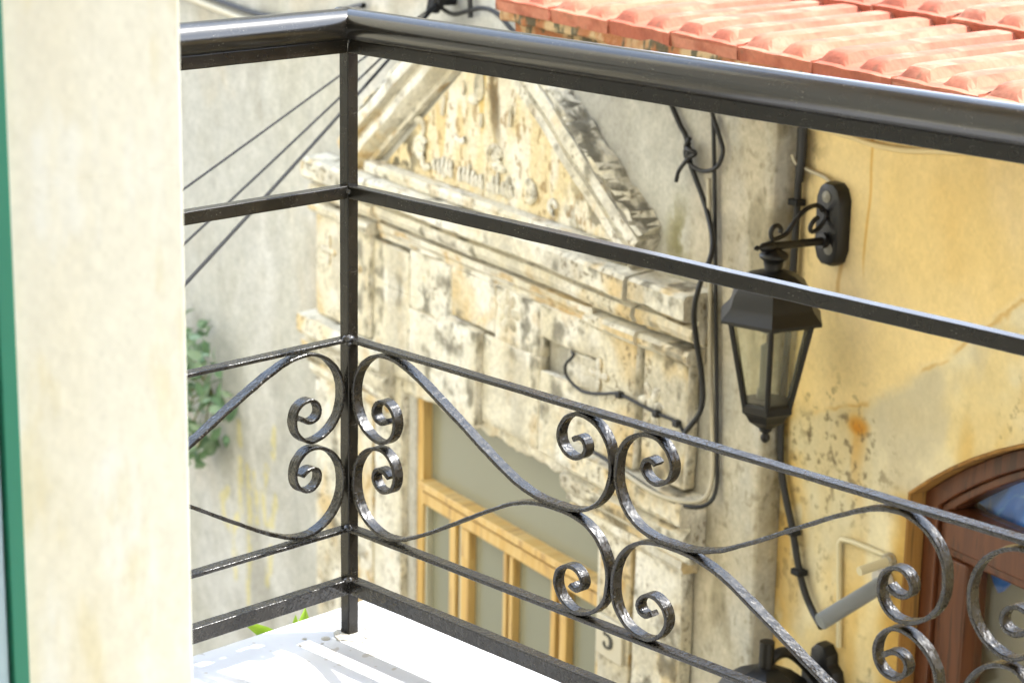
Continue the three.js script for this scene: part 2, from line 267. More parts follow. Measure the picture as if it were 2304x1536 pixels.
M.screw = std({ color: 0x807d72, roughness: 0.5, metalness: 0.2 });
M.cable = std({ color: 0x1a1a1b, roughness: 0.55 });
M.wire = std({ color: 0x121315, roughness: 0.85 });
M.whiteCable = std({ color: 0xb4ac96, roughness: 0.6 });
M.beige = std({ color: 0xd6c290, roughness: 0.7 });
M.pipePale = std({ color: 0xc9bf9c, roughness: 0.6 });
M.pvc = std({ color: 0x83888a, roughness: 0.45 });
M.plaque = std({ color: 0xc3bca8, roughness: 0.5 });
M.ink = std({ color: 0x3b3a34, roughness: 0.7 });
M.hall = std({ color: 0xa39b8a, roughness: 1 });
M.curtain = std({ color: 0xa09a82, roughness: 1 });
M.blue = std({ map: tex(256, 256, [0, 1, 0, 1], (x, y) => mix([44, 124, 226], [130, 190, 240], sm(0.60, 0.78, fbm(x * 9, y * 9, 4, 231)))), roughness: 0.35, side: THREE.DoubleSide });
M.leafGrey = phy({ color: 0x60805a, roughness: 0.75, side: THREE.DoubleSide, transmission: 0.2, thickness: 0 });
M.leafGrey2 = phy({ color: 0x8ba384, roughness: 0.75, side: THREE.DoubleSide, transmission: 0.2, thickness: 0 });
M.leafLime = phy({ color: 0xa4cc3c, roughness: 0.6, side: THREE.DoubleSide, transmission: 0.4, thickness: 0 });
M.stem = std({ color: 0x6a6b40, roughness: 0.9 });
M.paving = std({ roughness: 0.95, map: tex(512, 512, [0, 1, 0, 1], (x, y) => mix([132, 124, 110], [112, 106, 96], fbm(x * 12, y * 12, 4, 241))) });
M.room = std({ color: 0xcfc9bb, roughness: 0.95 });

// ───────────────────────── the setting ─────────────────────────
{ const g = new THREE.PlaneGeometry(120, 120).rotateX(-PI / 2); const uv = g.attributes.uv; for (let i = 0; i < uv.count; i++) uv.setXY(i, uv.getX(i) * 60, uv.getY(i) * 60);
  const m = solo('street', g, M.paving, 'worn stone paving of the alley below', 'street', 'structure'); m.position.set(0, -3.4, 0); }
{ const o = new THREE.Group(); o.name = 'balcony_floor'; o.userData = { kind: 'structure', label: 'white marble slabs of the balcony floor', category: 'floor' }; scene.add(o);
  const s1 = boxUV(rbox(-0.098, 0.262, -0.035, 0, -0.125, 0.897, { r: 0.003, seg: 0.4 }), 1), s2 = boxUV(rbox(0.264, 1.4, -0.035, 0, -0.125, 0.897, { r: 0.003, seg: 0.4 }), 1), s3 = boxUV(rbox(1.402, 2.9, -0.035, 0, -0.125, 0.897, { r: 0.003, seg: 0.4 }), 1);
  part('marble_slab', s1, M.marble, o); part('marble_slab', s2, M.marble, o); part('marble_slab', s3, M.marble, o);
  part('concrete_slab', boxUV(box(-0.08, 2.9, -0.2, -0.0352, -0.105, 0.897)), M.mortar, o);
  // mortar dabs round the foot of the post
  const r = rng(5), gs = []; for (let i = 0; i < 26; i++) { const a = r() * 6.28, d = 0.014 + r() * 0.06 * (i % 3), k = 0.0015 + r() * 0.004; gs.push(new THREE.IcosahedronGeometry(k, 1).scale(1.6, 0.5, 1.6).translate(Math.cos(a) * d * 0.7 + 0.012, 0.0004, Math.sin(a) * d * 0.7 + 0.01)); }
  gs.push(warp(new THREE.CylinderGeometry(0.018, 0.026, 0.002, 24, 2).scale(1.1, 1, 0.9).translate(0.006, 0.002, 0.006), 0.003, 60, 4));
  const dab = part('mortar_crumbs', join(gs), M.mortar, o); dab.userData.kind = 'stuff'; }

// own house: front wall with the doorway the picture is taken through, plain room behind
{ const t = thing('house_wall', 'cream plastered house wall at the end of the left rail', 'wall', [0, -3.4, 0.9]);
  const o = [0, 3.4, -0.9], put = (n, g) => part(n, boxUV(g, 1).translate(...o), M.cream, t);
  put('wall', rbox(-6, 0.80, -3.4, 4.2, 0.9, 1.15, { r: 0.008, seg: 3 })); put('wall', rbox(2.45, 7, -3.4, 4.2, 0.9, 1.15, { r: 0.008, seg: 3 }));
  put('lintel', box(0.80, 2.45, 2.35, 4.2, 0.9, 1.15)); put('upper_balcony', rbox(-0.4, 3.4, 2.42, 2.56, -0.32, 0.899, { r: 0.006, seg: 1 })); put('wall', box(0.80, 2.45, -3.4, -0.0, 0.902, 1.15)); }
{ const S = (n, g, m = M.room) => { const q = solo(n, boxUV(g), m, 'plain inside ' + n.replace('_', ' ') + ' behind the doorway', 'room', 'structure'); return q; };
  S('room_floor', box(0.1, 3.9, -0.2, 0.0, 1.152, 4.1)); S('room_ceiling', box(0.1, 3.9, 2.7, 2.85, 1.152, 4.1));
  S('room_wall', box(0.0, 0.1, -0.2, 2.85, 1.152, 4.1)); S('room_wall', box(3.9, 4.0, -0.2, 2.85, 1.152, 4.1)); S('room_wall', box(0.1, 3.9, 0.002, 2.698, 4.0, 4.1)); }
{ const t = thing('door_frame', 'green painted wooden door frame edge beside the cream wall', 'door frame', [0.80, 0, 1.12]);
  const o = [-0.80, 0, -1.12];
  part('frame_post', rbox(0.74, 0.808, 0, 2.34, 1.108, 1.128, { r: 0.003, seg: 1 }).translate(...o), M.green, t);
  part('draught_strip', rbox(0.74, 0.803, 0, 2.34, 1.1285, 1.30, { r: 0.003, seg: 1 }).translate(...o), M.alu, t, 'pale grey strip behind the green frame'); }

// ───────────────────────── grey wall with the portal ─────────────────────────
{ const t = fthing('rendered_wall', 'stained grey rendered house wall around the carved stone doorway', 'wall', [0.5, -3.4, 0]);
  const s = new THREE.Shape(); [[-6, -3.4], [2.19, -3.4], [2.19, 0.80], [1.35, 0.80], [1.35, 3.2], [-6, 3.2]].forEach(([x, y], i) => i ? s.lineTo(x, y) : s.moveTo(x, y));
  const h = new THREE.Path(); [[0.66, -3.3], [1.68, -3.3], [1.68, -0.24], [0.66, -0.24]].forEach(([x, y], i) => i ? h.lineTo(x, y) : h.moveTo(x, y)); s.holes.push(h);
  const g = new THREE.ExtrudeGeometry(s, { depth: 0.27, bevelEnabled: true, bevelSize: 0.012, bevelThickness: 0.012, bevelOffset: -0.012, bevelSegments: 3, steps: 1 }).translate(0, 0, -0.282);
  fpart('wall', boxUV(toCreasedNormals(g, 0.9), 1, GR), M.grey, t);
}

// ───────────────────────── carved stone portal ─────────────────────────
{ const t = fthing('stone_portal', 'weathered cream limestone doorway surround with a triangular carved pediment', 'doorway', [1.15, -3.4, 0]);
  t.position.set(...F(1.073, -3.479, 0)); t.scale.set(1.0165, 1.0165, 0.62);
  const B = (n, a, m, o, lab) => fpart(n, boxUV(rbox(...a, { r: 0.008, seg: 0.025, amp: 0.005, freq: 13, ...o }), 1), m, t, lab);
  const U0 = (x) => 2 * 1.127 - x;     // mirror about the axis of the doorway
  const pair = (n, x0, x1, y0, y1, z0, z1, m, o) => [B(n, [x0, x1, y0, y1, z0, z1], m, { seed: 3, ...o }), B(n, [U0(x1), U0(x0), y0, y1, z0, z1], m, { seed: 9, ...o })];
  // lower shafts: outer and inner strip, each side
  pair('pilaster_shaft', 0.215, 0.40, -3.4, -0.285, 0.002, 0.060, M.stone, { seg: 0.05 });
  pair('pilaster_shaft', 0.425, 0.555, -3.4, -0.285, 0.002, 0.045, M.stoneOchre, { seg: 0.05 });
  B('jamb_stone', [0.556, 0.715, -3.4, -0.245, -0.10, 0.040], M.stone, { seg: 0.05 }); B('jamb_stone', [1.686, 1.699, -3.4, -0.245, -0.10, 0.040], M.stone, { seg: 0.05, amp: 0.001 });
  // impost capitals
  for (const [x0, x1, sd] of [[0.205, 0.655, 1], [U0(0.655), U0(0.205), 5]]) {
    const cap = fpart('impost_capital', boxUV(mould([[0.002, -0.17], [0.115, -0.176], [0.122, -0.186], [0.122, -0.222], [0.114, -0.230], [0.072, -0.234], [0.074, -0.244], [0.100, -0.254], [0.100, -0.268], [0.092, -0.285], [0.070, -0.30], [0.068, -0.318], [0.002, -0.318]], x0 - 0.03, x1 + 0.025, { amp: 0.006, seed: sd, steps: 20 }), 1), M.stone, t);
    const cr = fpart('capital_collar', boxUV(mould([[0.002, -0.3185], [0.075, -0.3185], [0.078, -0.335], [0.066, -0.35], [0.002, -0.352]], x0 - 0.005, x1, { amp: 0.003, seed: sd + 2 }), 1), M.stoneOchre, cap); cr.off = cap.off;
  }
  // upper pilaster blocks between capital and entablature
  pair('pilaster_block', 0.222, 0.392, -0.166, 0.126, 0.002, 0.055, M.stone);
  pair('pilaster_block', 0.408, 0.560, -0.166, 0.126, 0.002, 0.070, M.stone);
  for (const [x0, x1, z, sd] of [[0.212, 0.400, 0.055, 1], [0.402, 0.572, 0.070, 2], [U0(0.400), U0(0.212), 0.055, 3], [U0(0.572), U0(0.402), 0.070, 4]])
    fpart('block_moulding', boxUV(mould([[0.002, 0.160], [z + 0.020, 0.158], [z + 0.030, 0.149], [z + 0.030, 0.136], [z + 0.018, 0.127], [0.002, 0.127]], x0 - 0.006, x1 + 0.006, { amp: 0.003, seed: sd, steps: 10 }), 1), M.stone, t);
  // rosettes and diamonds on the blocks
  const rosette = (x, y, z, r, m, k) => { const gs = [new THREE.SphereGeometry(r * 0.34, 10, 8).scale(1, 1, 0.7)]; for (let i = 0; i < k; i++) { const a = i / k * 2 * PI; gs.push(new THREE.SphereGeometry(r * 0.42, 10, 8).scale(1, 0.62, 0.5).translate(r * 0.58, 0, 0).rotateZ(a)); } return fpart('rosette', boxUV(toCreasedNormals(warp(join(gs), 0.003, 60, 7).translate(x, y, z), 0.8), 1), m, t); };
  rosette(0.305, 0.03, 0.056, 0.045, M.stoneOchre, 4); rosette(0.485, 0.02, 0.072, 0.04, M.stoneOchre, 4); rosette(1.70, 0.02, 0.072, 0.042, M.stoneOchre, 4); rosette(1.90, 0.0, 0.057, 0.052, M.stoneDark, 6);
  // frieze field and lintel of separate worn stones
  const fz = [[0.562, 0.76, -0.24, 0.11, M.stone, 0.028], [0.762, 0.985, -0.03, 0.125, M.stone, 0.022], [0.987, 1.21, 0.0, 0.125, M.stoneOchre, 0.026], [1.212, 1.42, -0.01, 0.125, M.stoneDark, 0.030], [1.422, 1.692, 0.045, 0.125, M.stone, 0.040], [1.548, 1.692, -0.038, 0.043, M.stone, 0.044], [0.762, 0.985, -0.235, -0.032, M.stone, 0.034], [1.152, 1.42, -0.24, -0.012, M.stone, 0.036], [1.422, 1.692, -0.245, -0.04, M.stone, 0.040]];
  fz.forEach(([a, b, c, d, m, z], i) => B('frieze_stone', [a, b, c, d, 0.002, 0.040 + z * 0.25], m, { amp: 0.006, freq: 20, seed: 11 + i, seg: 0.02, r: 0.005 }));
  B('keystone', [0.987, 1.150, -0.255, -0.004, 0.002, 0.085], M.stone, { amp: 0.006, seed: 31 });
  rosette(1.27, 0.07, 0.044, 0.06, M.stone, 7); rosette(0.87, 0.05, 0.036, 0.05, M.stoneDark, 7);
  B('ragged_lintel_edge', [0.67, 1.67, -0.275, -0.236, -0.05, 0.030], M.stone, { amp: 0.016, freq: 26, seed: 33, seg: 0.016, r: 0.012 });
  // main cornice: corona and bed moulding, broken forward over the pilasters
  const corn = (x0, x1, dz, m, sd, st) => { const k = fpart('cornice', boxUV(mould([[0.002, 0.292], [0.118 + dz, 0.286], [0.128 + dz, 0.278], [0.128 + dz, 0.236], [0.118 + dz, 0.230], [0.062 + dz, 0.228], [0.060 + dz, 0.218], [0.088 + dz, 0.212], [0.092 + dz, 0.196], [0.078 + dz, 0.180], [0.040 + dz, 0.174], [0.036 + dz, 0.166], [0.002, 0.165]], x0, x1, { amp: 0.005, freq: 11, seed: sd, steps: st }), 1), m, t); return k; };
  corn(0.225, 0.600, 0.006, M.stone, 41, 16); corn(0.603, 1.640, -0.006, M.stone, 42, 40); corn(1.643, 1.842, 0.010, M.stone, 43, 12); corn(1.852, 2.065, 0.0, M.stone, 44, 12);
  fpart('bed_moulding', boxUV(mould([[0.002, 0.1655], [0.060, 0.1655], [0.058, 0.15], [0.044, 0.137], [0.046, 0.127], [0.002, 0.126]], 0.60, 1.65, { amp: 0.005, seed: 45, steps: 40 }), 1), M.stoneOchre, t);
  // pediment: base ledge, field, two raking cornices
  fpart('pediment_base', boxUV(mould([[0.002, 0.326], [0.066, 0.322], [0.070, 0.312], [0.064, 0.294], [0.002, 0.2925]], 0.53, 1.77, { amp: 0.004, seed: 46, steps: 40 }), 1), M.stone, t);
  { const s = new THREE.Shape(); [[0.60, 0.3265], [1.70, 0.3265], [1.135, 0.72]].forEach(([x, y], i) => i ? s.lineTo(x, y) : s.moveTo(x, y));
    fpart('pediment_field', boxUV(new THREE.ExtrudeGeometry(s, { depth: 0.016, bevelEnabled: false }).translate(0, 0, 0.002), 1, PF), M.field, t); }
  const worn = g => { const p = g.attributes.position; for (let i = 0; i < p.count; i++) if (p.getY(i) > 0.725) p.setY(i, 0.725 + (p.getY(i) - 0.725) * 0.12); };      // the apex has crumbled away
  const rake = (x0, y0, x1, y1, m, sd, dark) => { const L = Math.hypot(x1 - x0, y1 - y0), a = Math.atan2(y1 - y0, x1 - x0);
    const g = mould([[0.002, 0.118], [0.100, 0.114], [0.106, 0.104], [0.104, 0.084], [0.062, 0.080], [0.060, 0.066], [0.086, 0.058], [0.088, 0.036], [0.066, 0.022], [0.034, 0.016], [0.032, 0.004], [0.002, 0.0]], 0, L, { amp: 0.005, freq: 12, seed: sd, steps: 34 }).rotateZ(a).translate(x0, y0, 0); worn(g);
    const k = fpart('raking_cornice', boxUV(g, 1), m, t);
    const top = mould([[0.002, 0.119], [0.094, 0.119], [0.086, 0.128], [0.05, 0.138], [0.002, 0.142]], 0.02, L - 0.01, { amp: 0.012, freq: 34, seed: sd + 5, steps: 60 }).rotateZ(a).translate(x0, y0, 0); worn(top);
    fpart('weathered_top', boxUV(top, 1), dark, k, 'top of the slope crusted with dark lichen'); };
  rake(0.475, 0.273, 1.105, 0.705, M.stoneOchre, 51, M.stoneDark); rake(1.155, 0.70, 1.797, 0.270, M.stone, 57, M.lichen);
  B('apex_stone', [1.065, 1.20, 0.67, 0.735, 0.002, 0.10], M.stoneOchre, { seed: 61 });
  // carved relief in the pediment field, mostly worn away
  const rel = [], add = (g) => rel.push(g), Z = 0.024;
  const arc = (x, y, r, a0, a1, k) => { const p = []; for (let i = 0; i <= 10; i++) { const a = a0 + (a1 - a0) * i / 10; p.push([x + Math.cos(a) * r, y + Math.sin(a) * r * 0.85, Z]); } add(tube(p, k, { seg: 6 })); };
  arc(0.80, 0.40, 0.028, 0.5, 5.4, 0.010); arc(0.79, 0.452, 0.022, -1, 2.6, 0.009); arc(0.825, 0.365, 0.018, 2.6, 6.2, 0.009); add(new THREE.SphereGeometry(0.020, 10, 8).scale(1.2, 0.9, 0.5).translate(0.80, 0.40, Z));
  arc(1.00, 0.478, 0.036, 3.9, 5.5, 0.008); arc(1.17, 0.435, 0.026, 0, 6.2, 0.010); add(new THREE.OctahedronGeometry(0.024).scale(1, 1, 0.5).translate(1.17, 0.435, Z)); add(new THREE.SphereGeometry(0.018, 10, 8).scale(1.6, 0.7, 0.6).translate(1.195, 0.41, Z));
  const rr = rng(404); for (let i = 0; i < 20; i++) { const x = 0.87 + i * 0.021 + rr() * 0.006, y = 0.342 + rr() * 0.012, h = 0.022 + rr() * 0.034, l = (rr() - 0.5) * 0.012; if (i % 7 === 5) continue; add(tube([[x, y, Z - 0.002], [x + l * 0.5, y + h * 0.5, Z + 0.001], [x + l, y + h, Z - 0.003]], 0.0075 + rr() * 0.002, { seg: 6, n: 5 })); }
  arc(1.33, 0.378, 0.028, -2.2, 2.0, 0.009); arc(1.44, 0.36, 0.016, 0, 5, 0.008); add(new THREE.SphereGeometry(0.016, 8, 6).scale(1, 1.5, 0.5).translate(1.335, 0.385, Z));
  for (const [x, y0, y1] of [[0.91, 0.50, 0.55], [1.24, 0.52, 0.57], [1.01, 0.565, 0.60], [1.10, 0.50, 0.53]]) add(tube([[x, y0, Z], [x + 0.004, (y0 + y1) / 2, Z + 0.002], [x, y1, Z - 0.002]], 0.0075, { seg: 6, n: 6 }));
  add(new THREE.SphereGeometry(0.024, 10, 8).scale(1, 1.7, 0.5).translate(1.09, 0.60, Z)); add(new THREE.SphereGeometry(0.018, 10, 8).scale(1.3, 0.8, 0.5).translate(1.06, 0.56, Z));
  fpart('carved_relief', boxUV(toCreasedNormals(warp(join(rel), 0.0035, 45, 71), 0.9), 1), M.stone, t, 'worn raised carving of scrolls and strokes');
}

// number plaque on the right jamb
{ const t = fthing('number_plaque', 'small pale house number plaque with a dark 5 on the doorway jamb', 'plaque', [1.665, -0.55, 0.04]);
  t.off = [-1.665, 0.55, -0.04];
  fpart('plate', rbox(1.640, 1.752, -0.690, -0.588, 0.028, 0.040, { r: 0.004, seg: 0.1 }), M.plaque, t);
  const font = await new FontLoader().loadAsync('fonts/droid/droid_serif_bold.typeface.json');
  fpart('numeral', new TextGeometry('5', { font, size: 0.062, depth: 0.003, curveSegments: 6, bevelEnabled: false }).translate(1.672, -0.664, 0.0395), M.ink, t); }

// wooden glazed door in the portal
{ const t = fthing('glazed_door', 'ochre wooden door with wide dusty fanlight inside the stone doorway', 'door', [1.15, -3.4, -0.02]);
  const W = (n, a, m = M.ochreWood) => fpart(n, boxUV(rbox(...a, { r: 0.003, seg: 0.5 }), 0.7), m, t);
  W('frame_post', [0.640, 0.690, -3.38, -0.243, -0.07, -0.012]); W('frame_post', [1.645, 1.69, -3.38, -0.243, -0.07, -0.012]);
  const tr = W('transom', [0.691, 1.644, -0.566, -0.545, -0.065, 0.004]); const tl = W('transom', [0.691, 1.644, -0.612, -0.5775, -0.07, -0.008]); W('transom_gap', [0.691, 1.644, -0.5773, -0.5662, -0.07, -0.032], M.brown);
  const fan = fpart('fanlight_pane', boxUV(box(0.690, 1.645, -0.545, -0.20, -0.045, -0.040)), M.dusty, t);
  W('frame_head', [0.69, 1.645, -0.262, -0.243, -0.07, -0.03]);
  for (const [a, b] of [[0.828, 0.868], [0.890, 0.940], [1.112, 1.136], [1.142, 1.168], [1.345, 1.375], [1.388, 1.428], [1.60, 1.644]]) W('stile', [a + 0.004, b - 0.004, -3.38, -0.6185, -0.055, -0.016]);
  W('stile', [0.869, 0.889, -3.38, -0.6185, -0.05, -0.026], M.paleWood);
  W('stile', [0.6905, 0.700, -3.38, -0.6185, -0.055, -0.02], M.paleWood);
  for (const [a, b] of [[0.700, 0.828], [0.940, 1.112], [1.168, 1.345], [1.428, 1.60]]) fpart('door_pane', boxUV(box(a, b, -3.3, -0.62, -0.042, -0.038)), M.dusty, t);
  fpart('hall', box(0.66, 1.68, -3.3, -0.24, -0.60, -0.26), M.hall, t, 'dim hallway behind the dusty glass'); }

// ───────────────────────── yellow wall ─────────────────────────
const arch = (inset, n = 24) => { const cx = 3.371, cy = -0.934, R = 1.2 - inset, p = [], x0 = 2.6 + inset; const a0 = Math.acos((cx - x0) / R); for (let i = 0; i <= n; i++) { const a = a0 + (PI - 2 * a0) * i / n; p.push([cx + Math.cos(a) * R, cy + Math.sin(a) * R]); } return p; };
{ const t = fthing('yellow_wall', 'yellow painted wall with peeling paint and rust stains under the tiled roof', 'wall', [3.0, -3.4, -0.06]);
  const s = new THREE.Shape(); [[2.192, -3.4], [6.5, -3.4], [6.5, 0.84], [2.192, 0.84]].forEach(([x, y], i) => i ? s.lineTo(x, y) : s.moveTo(x, y));
  const h = new THREE.Path(); h.moveTo(2.6, -3.39); h.lineTo(4.142, -3.39); for (const [x, y] of arch(0)) h.lineTo(x, y); s.holes.push(h);
  fpart('wall', boxUV(new THREE.ExtrudeGeometry(s, { depth: 0.24, bevelEnabled: false }).translate(0, 0, -0.30), 1, YR), M.yellow, t); }

// arched wooden door
{ const t = fthing('arched_door', 'brown varnished wooden door with glass panes under a low arch', 'door', [3.371, -3.4, -0.1]);
  const ring = (a, b, z0, z1) => { const s = new THREE.Shape(), o = arch(a), q = arch(b); s.moveTo(2.6 + a, -3.38); for (const p of o.slice().reverse()) s.lineTo(...p); s.lineTo(4.142 - a, -3.38); s.lineTo(4.142 - b, -3.38); for (const p of q) s.lineTo(...p); s.lineTo(2.6 + b, -3.38); return new THREE.ExtrudeGeometry(s, { depth: z1 - z0, bevelEnabled: true, bevelSize: 0.003, bevelThickness: 0.003, bevelOffset: -0.003, bevelSegments: 2 }).translate(0, 0, z0); };
  fpart('arch_trim', boxUV(ring(0.0005, 0.008, -0.105, -0.0585), 0.6), M.ochreTrim, t, 'ochre plaster lining of the arch');
  fpart('door_case', boxUV(ring(0.0085, 0.046, -0.17, -0.100), 0.6), M.brown, t); fpart('case_bead', boxUV(ring(0.0465, 0.064, -0.17, -0.112), 0.6), M.brown, t);
  const W = (n, a) => fpart(n, boxUV(rbox(...a, { r: 0.005, seg: 0.6 }), 0.6), M.brown, t);
  W('stile', [2.6645, 2.732, -3.38, -0.1365, -0.165, -0.104]); W('stile', [2.6645, 2.682, -0.0385, 0.0, -0.165, -0.11]); W('stile', [4.00, 4.078, -3.38, -0.1365, -0.165, -0.104]);
  W('transom', [2.6645, 4.078, -0.116, -0.039, -0.168, -0.100]); W('transom_bead', [2.6645, 4.078, -0.136, -0.1165, -0.165, -0.110]);
  fpart('upper_pane', box(2.67, 4.07, -0.038, 0.22, -0.145, -0.141), M.glass, t); fpart('lower_pane', box(2.7325, 3.9995, -3.3, -0.1365, -0.145, -0.141), M.glass, t);
  fpart('curtain', boxUV(warp(new THREE.BoxGeometry(1.5, 3.7, 0.006, 70, 20, 1).translate(3.37, -1.45, -0.235), 0.012, 9, 3)), M.curtain, t, 'pale cloth behind the glass');
  fpart('hall', box(2.5, 4.25, -3.4, 0.4, -0.36, -0.302), M.hall, t, 'dim inside behind the door'); }
{ const g = new THREE.PlaneGeometry(1, 1, 28, 16), p = g.attributes.position;
  for (let i = 0; i < p.count; i++) { const a = p.getX(i) + 0.5, b = p.getY(i) + 0.5, low = -0.150 - 0.055 * Math.exp(-(((a - 0.11) / 0.07) ** 2)), top = -0.035 + 0.45 * Math.sqrt(a) * 0.5 * (0.6 + a) + 0.012 * Math.sin(a * 40); p.setXYZ(i, 2.688 + 0.016 * Math.sin(b * 5) + a * 0.5, low + b * (top - low), -0.190 + 0.010 * Math.sin(a * 19 + b * 7) + 0.008 * Math.sin(b * 13 - a * 25)); }
  g.computeVertexNormals(); const back = g.clone().translate(0, 0, -0.002);
  fsolo('blue_sheet', join([g, back]), M.blue, 'crumpled blue plastic sheet behind the arched door glass', 'sheet', [3.0, -0.1, -0.19]); }

// ───────────────────────── tiled roof ─────────────────────────
{ const t = fthing('tiled_roof', 'low roof of salmon interlocking clay tiles above the yellow wall', 'roof', [2.6, 0.83, 0.3]);
  const pitch = 5.5 * PI / 180, L = 0.42, TW = 0.2205, u0 = 1.566;
  const prof = [[0, .003], [.006, .015], [.013, .0235], [.022, .0255], [.056, .0255], [.066, .0235], [.080, .006], [.086, .0035], [.104, .0035], [.110, .006], [.122, .0215], [.131, .0235], [.158, .0235], [.167, .0215], [.181, .005], [.188, .003], [.208, .003], [.2165, .006]];
  const zs = [[0, 0.06, 0.001], [-0.012, 0.12, 0], [-0.019, 0.50, 0], [-0.028, 0.80, 0], [-0.042, 0.95, 0], [-0.060, 1, 0], [-0.46, 1, 0]];
  const pos = [], idx = [], nP = prof.length;
  for (const [z, k, dy] of zs) for (const [x, h] of prof) pos.push(x, h * k + 0.006 - dy, z);
  for (let j = 0; j + 1 < zs.length; j++) for (let i = 0; i + 1 < nP; i++) { const a = j * nP + i, b = a + 1, c = a + nP, d = c + 1; idx.push(a, b, c, b, d, c); }
  const g0 = new THREE.BufferGeometry(); g0.setAttribute('position', new THREE.Float32BufferAttribute(pos, 3)); g0.setIndex(idx);
  const f = [], fi = []; prof.forEach(([x, h], i) => { f.push(x, h * 0.06 + 0.005, 0, x, -0.022, -0.004); if (i) { const a = i * 2; fi.push(a - 2, a - 1, a, a, a - 1, a + 1); } });
  const g1 = new THREE.BufferGeometry(); g1.setAttribute('position', new THREE.Float32BufferAttribute(f, 3)); g1.setIndex(fi);
  const side = new THREE.BufferGeometry(); side.setAttribute('position', new THREE.Float32BufferAttribute([0, .008, 0, 0, -.02, 0, 0, .008, -.46, 0, -.02, -.46, .2165, .008, 0, .2165, -.02, 0, .2165, .008, -.46, .2165, -.02, -.46], 3)); side.setIndex([0, 2, 1, 1, 2, 3, 4, 5, 6, 5, 7, 6]);
  const tile = toCreasedNormals(join([g0.toNonIndexed(), g1.toNonIndexed(), side.toNonIndexed()].map(g => { g.computeVertexNormals(); return g; })), 0.45);
  const variants = [0, 1, 2].map(k => { const q = boxUV(tile.clone(), 0.5), uv = q.attributes.uv; for (let i = 0; i < uv.count; i++) uv.setXY(i, uv.getX(i) + k * 0.31, uv.getY(i) + k * 0.17); return q; });
  const r = rng(77);
  for (let row = 0; row < 5; row++) for (let col = 0; col < 12; col++) {
    const m = part('roof_tile', variants[(row * 5 + col * 7) % 3], tileVar[Math.floor(r() * 3)], t), d = row * L, u = u0 + col * TW + (row % 2) * TW * 0.5 - (row % 2 ? TW * 0.0 : 0);
    m.position.set(u - 2.6 + (r() - .5) * 0.004, 0.850 - 0.83 + Math.sin(pitch) * d + row * 0.0 + (r() - .5) * 0.003, -Math.cos(pitch) * d + (r() - .5) * 0.008);
    m.rotation.set(pitch - 0.055 * 0 + (r() - .5) * 0.008, (r() - .5) * 0.012, 0);
    m.rotation.x = pitch - 0.06; m.position.y += 0.016 + (row ? 0.006 : 0);
  }
  const deck = boxUV(box(u0 + 0.02, u0 + 2.7, -0.06, -0.022, -2.3, -0.035).applyMatrix4(new THREE.Matrix4().makeRotationX(pitch)).translate(0, 0.850, 0.3), 0.5);
  fpart('roof_deck', deck, M.eave, t);
  fpart('eave_mortar', boxUV(warp(rbox(u0 + 0.004, u0 + 2.7, 0.822, 0.850, 0.235, 0.292, { r: 0.006, seg: 0.02 }), 0.008, 24, 8), 0.5), M.eave, t, 'stained mortar bed under the tile ends'); }

